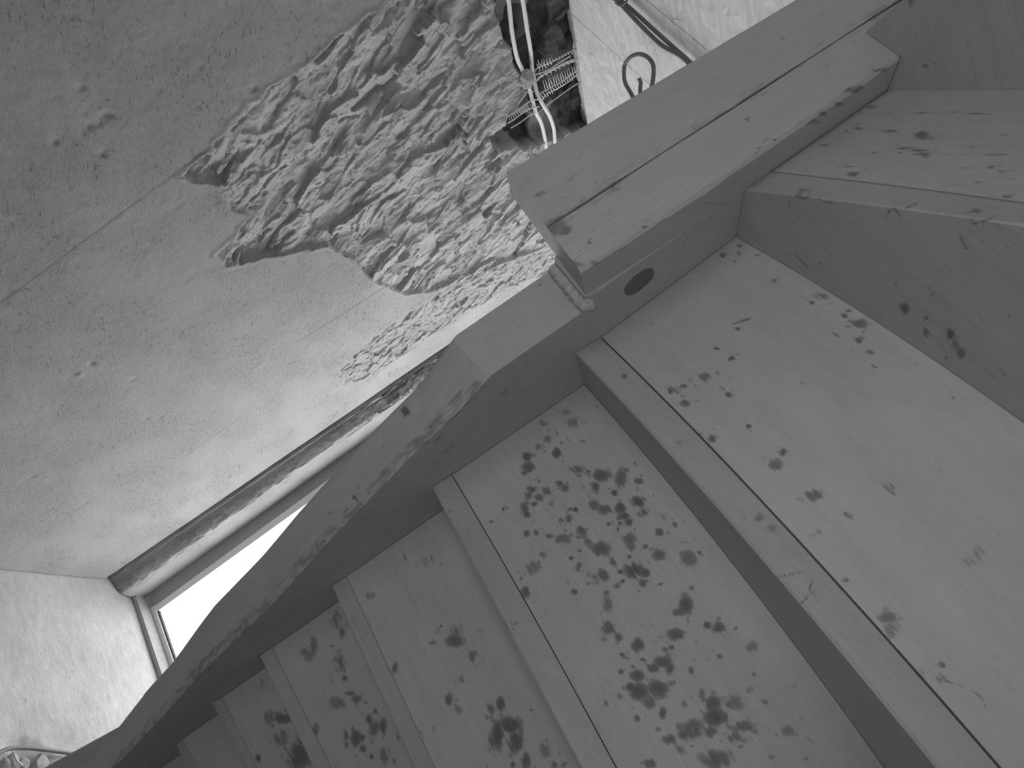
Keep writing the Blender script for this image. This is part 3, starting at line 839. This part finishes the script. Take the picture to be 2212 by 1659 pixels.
# ---- newel post: laminated of two halves, with an open joint down the middle
def newel():
    xl = lambda z: onY((1091, 370), .44)[0] + (onY((1712, 0), .44)[0] - onY((1091, 370), .44)[0]) * (z - .116) / .285
    xr = lambda z: XS + .0 - .0035 + .0035 * min(1, max(0, (z - .11) / .12))
    xg = lambda z: -.293 + .009 * (z - .127) / .295
    zb_l, zb_r = onY((1091, 370), .44)[2], onY((1253, 586), .44)[2]
    zs = np.concatenate([np.linspace(0, 1, 150) ** 1.0 * .36, np.linspace(.36, .57, 10)[1:]])
    S = []; Y0, Y1 = .44, .478
    for dz in zs:
        L, Rr, G = xl(.116 + dz), xr(.11 + dz), xg(.12 + dz)
        def zz(x): return zb_r + (zb_l - zb_r) * (Rr - x) / (Rr - L) + dz
        gw = .0010 + .0004 * math.sin(dz * 40); gd = .0022 * (1 if dz > .02 else .35)
        rg = .0025 + .0016 * fbm(np.array([dz * 70.]), np.array([.3]), 3, 1)[0]      # worn right arris
        lg = .0022
        xsf = list(np.linspace(L + lg, G - gw, 22)) + [G] + list(np.linspace(G + gw, Rr - rg, 22))
        loop = [(x, Y0 + (gd if x == G else 0), zz(x)) for x in xsf]
        loop += [(Rr, Y0 + rg * 1.3, zz(Rr))] + [(Rr, y, zz(Rr)) for y in np.linspace(Y0 + rg * 1.5, Y1, 10)] + [(L, Y1, zz(L)), (L, Y0 + lg, zz(L))]
        S.append(loop)

    def at(v, ns, n):
        g = np.stack([v[:, 2], v[:, 0], v[:, 1]], 1)
        ST['newel'] = [(1203,476,18,15,.62),(1221,499,13,14,.6),(1192,494,18,14,.6),(1273,522,3.5,7,.8),(1222,560,18,6,.7),(1238,572,20,6,.55),(1285,568,10,5,.6),
                       (1393,490,9,4,.8),(1840,195,14,7,.9),(1855,190,10,6,.7),(1813,225,9,4,.8),(1775,245,10,5,.9),(1760,262,10,5,.8),(1900,152,20,6,.6),(1550,440,40,4,.4),(1750,265,22,5,.5),(1615,258,4,4,.8),(1690,83,4,4,.8)]
        s = field(v, ['newel'])
        # pitch along the open joint
        k = np.arange(len(v)) % n; s = np.where((k >= 19) & (k <= 25) & (k != 22), np.maximum(s, .30), s); s[k == 22] = 1.6
        s[k > n - 3] = 0
        return {'grain': g, 'stain': s}
    sp(loft('newel_post', S, W_NEWEL, attrs_fn=at), 'upper newel post glued up from two laminations')


newel()
# lower newel post at the foot of the string
def foot_newel():
    a = onY((255, 1570), .956)[0]; b_ = onY((100, 1655), .956)[0]
    za, zb = onY((255, 1570), .956)[2], onY((100, 1655), .956)[2]
    S = []
    for z in np.linspace(-.40, ZF + .001, 24):
        x0 = a + (b_ - a) * (z - za) / (zb - za) if z > -1.2 else a + (b_ - a) * (-1.2 - za) / (zb - za)
        x1 = XS - .004; bv = .003
        S.append([(x0 + bv, .956, z), (x1 - bv, .956, z), (x1, .956 + bv, z), (x1, 1.05, z), (x0, 1.05, z), (x0, .956 + bv, z)])
    sp(loft('newel_post', S, W_NEWEL, attrs_fn=lambda v, ns, n: {'grain': np.stack([v[:, 2], v[:, 0], v[:, 1]], 1), 'stain': np.zeros(len(v))}), 'lower newel post standing on the floor at the foot of the string')


foot_newel()
# glue line squeezed out between newel post and string end
def glue():
    pts = []
    for p in ((1196, 578), (1210, 596), (1228, 618), (1246, 640), (1262, 658), (1277, 650)):
        pts.append(onY(p, .4905))
    P = spline(pts, 14)
    def rf(t): return .0058 + .0014 * math.sin(t * 37) * math.sin(t * 91 + 1) + .0022 * math.exp(-((t - .93) / .08) ** 2)
    sp(tube('glue_bead', P, .004, GLUE, seg=12, rfn=rf), 'pale rough bead of dried glue under the newel post')


glue()

# ================================================================ services on the masonry
def conduit(pl, label, xx, r=.0054):
    P = spline([onX(p, x) for p, x in zip(pl, xx)], 10)
    tag(tube('plastic_conduit', P, r, PIPE, seg=14), label, 'pipe', 'white conduits over the bare masonry')


conduit([(1085, -40), (1098, 0), (1106, 70), (1117, 125), (1128, 150), (1140, 180), (1147, 206), (1154, 230), (1159, 246), (1167, 261), (1173, 280), (1177, 300), (1181, 330)], 'white plastic conduit nearer the chipped plaster, left one of the pair',
        [-1.262] * 4 + [-1.262, -1.264, -1.262] + [-1.26] * 6)
conduit([(1120, -40), (1129, 0), (1138, 60), (1146, 110), (1150, 150), (1157, 190), (1165, 212), (1175, 230), (1186, 248), (1193, 266), (1197, 284), (1199, 320)], 'white plastic conduit nearer the strand board, right one of the pair',
        [-1.262] * 3 + [-1.266, -1.276, -1.274, -1.266] + [-1.26] * 5)
bm = bmesh.new(); bmesh.ops.create_icosphere(bm, subdivisions=4, radius=1)
c0 = onX((1138, 172), -1.255); co = np.array([v.co[:] for v in bm.verts])
nn = 1 + .28 * fbm(co[:, 0] * 2.2 + co[:, 2], co[:, 1] * 2.2 - co[:, 2], 4, 3)
for v, k in zip(bm.verts, nn): v.co = Vector((v.co.x * .012 * k, v.co.y * .030 * k, v.co.z * .021 * k)) + Vector((c0[0], c0[1], c0[2] + EYE))
me = bpy.data.meshes.new('mortar_dab'); bm.to_mesh(me); bm.free(); me.materials.append(RUBBLE)
o = bpy.data.objects.new('mortar_dab', me); sc.collection.objects.link(o); tag(o, 'lumpy dab of mortar holding the two white conduits to the wall', 'mortar')

# ribbed metal lath hanging across the conduits
lath = bpy.data.objects.new('metal_lath', None); sc.collection.objects.link(lath); lath.location = (-1.25, 1.2, EYE + .5)
tag(lath, 'torn strip of ribbed metal lath behind the white conduits', 'wire mesh')
bpy.context.view_layer.update()


def lathpx(c): return (1080 + c[0] * .1326, 100 + c[1] * .1326)
ribs = [[(530,510),(560,420),(620,350),(800,280),(1000,170),(1250,30)], [(560,600),(640,500),(760,430),(900,350),(1050,270),(1270,190)], [(600,560),(700,470),(860,390),(1060,290),(1290,215)],
        [(640,780),(700,740),(860,650),(1000,580),(1150,470),(1310,370)], [(690,870),(760,780),(950,680),(1100,590),(1270,450)], [(640,1070),(780,950),(940,830),(1150,680),(1340,560)],
        [(120,1150),(300,1030),(450,920),(540,880),(640,860)], [(120,1260),(260,1170),(400,1060),(520,1010),(640,980)], [(180,1330),(330,1240),(480,1130),(580,1080)], [(560,470),(650,440),(800,380),(960,270),(1150,160)],
        [(290,940),(400,800),(450,740),(540,740)]]
k = 0
for rb in ribs:
    x = -1.258 if k < 6 else -1.254
    P = spline([onX(lathpx(c), x) for c in rb], 6)
    o = tube('lath_rib', P, .0016, WIRE, seg=6); child(o, lath); k += 1
rngs = [((600,290),(1200,60),(620,350),(1230,100),13), ((640,440),(1240,170),(700,500),(1260,230),9), ((700,560),(1280,290),(740,700),(1300,380),16), ((660,770),(1270,400),(720,860),(1290,450),17),
        ((140,1140),(480,930),(170,1230),(510,1010),11), ((620,220),(800,190),(650,420),(840,290),5)]
for a, b, c, d, n in rngs:
    for t in np.linspace(0, 1, n):
        p = np.array(a) * (1 - t) + np.array(b) * t; q = np.array(c) * (1 - t) + np.array(d) * t
        j = 8 * math.sin(t * 57)
        P = [onX(lathpx((p[0] + j, p[1])), -1.257), onX(lathpx((q[0], q[1] + j)), -1.256)]
        child(tube('lath_wire', P, .0011, WIRE, seg=5), lath)

# cables on the ceiling boards
def cab(name, pl, zz, r, label, cat, group=None, mat=CABLE):
    P = spline([onZ(p, z) for p, z in zip(pl, zz)], 12)
    return tag(tube(name, P, r, mat, seg=12), label, cat, group)


cab('ceiling_cable', [(1310,-25),(1340,0),(1375,30),(1410,62),(1450,98),(1486,130),(1530,175)], [.677]*7, .0042, 'straight dark cable run along the ceiling boards, behind its slack twin', 'cable')
cab('ceiling_cable', [(1300,-22),(1333,2),(1366,36),(1398,69),(1430,98),(1462,116),(1483,132),(1525,180)], [.667]*8, .0042, 'slack dark cable sagging beside the straight one on the ceiling boards', 'cable')
cab('cable_loop', [(1378,230),(1362,200),(1351,180),(1348,160),(1350,140),(1362,124),(1380,117),(1398,123),(1410,138),(1412,155),(1410,175),(1404,205)],
    [.60,.61,.62,.63,.64,.645,.648,.645,.64,.63,.62,.61], .0044, 'dark cable bent into an upright loop under the strand boards, above the newel post', 'cable')
o = cab('cable_stub', [(1383,205),(1383,190),(1384,178),(1380,169)], [.62,.625,.63,.63], .0042, 'short cut cable end inside the cable loop', 'cable')
# cable clip holding the pair
P = [onZ((1330, 6), .672) , onZ((1341, 12), .660), onZ((1354, 2), .664), onZ((1352, -8), .676)]
tag(tube('cable_clip', spline(P, 6), .0022, CABLE, seg=8), 'small dark cable clip at the start of the two ceiling cables', 'clip')

# floor: cable, rubble
P = spline([onZ(p, ZF + h) for p, h in zip([(-25,1640),(0,1625),(22,1617),(60,1616),(100,1620),(150,1627),(190,1634)], [.012]*7)], 12)
tag(tube('floor_cable', P, .0055, CABLE, seg=12), 'dark cable lying across the dusty floor beside the rubble', 'cable')


def stone(c, r, seed, label, squash=.6):
    bm = bmesh.new(); bmesh.ops.create_icosphere(bm, subdivisions=3, radius=1)
    rng = np.random.RandomState(seed); ax = [Vector(rng.normal(size=3)).normalized() for _ in range(9)]; off = .62 + .25 * rng.rand(9)
    for v in bm.verts:
        for a, d in zip(ax, off):
            s = v.co.dot(a)
            if s > d: v.co -= a * (s - d)
        v.co = Vector((v.co.x * r * 1.25, v.co.y * r, v.co.z * r * squash)) + Vector((c[0], c[1], c[2] + EYE + r * squash * .45))
    me = bpy.data.meshes.new('rubble_stone'); bm.to_mesh(me); bm.free(); me.materials.append(RUBBLE)
    o = bpy.data.objects.new('rubble_stone', me); sc.collection.objects.link(o)
    tag(o, label, 'stone', 'rubble on the floor beside the cable')


for k, (p, r, lab) in enumerate((((25,1642), .016, 'round rubble stone left of the splinter on the floor'), ((50,1650), .014, 'pale rubble stone at the lower end of the splinter'),
                                 ((85,1652), .022, 'rubble stone right of the splinter, nearest the newel post'), ((10,1655), .015, 'small rubble stone in the lowest left corner of the photo'))):
    stone(onZ(p, ZF - .008), r, k + 3, lab)
P = [onZ(p, ZF + .012) for p in ((27,1620),(31,1630),(36,1643),(47,1654))]
tag(tube('wood_splinter', spline(P, 5), .002, plain('raw_splinter', .65), seg=6, rfn=lambda t: .0016 + .002 * t), 'thin pale wooden splinter among the rubble on the floor', 'splinter')
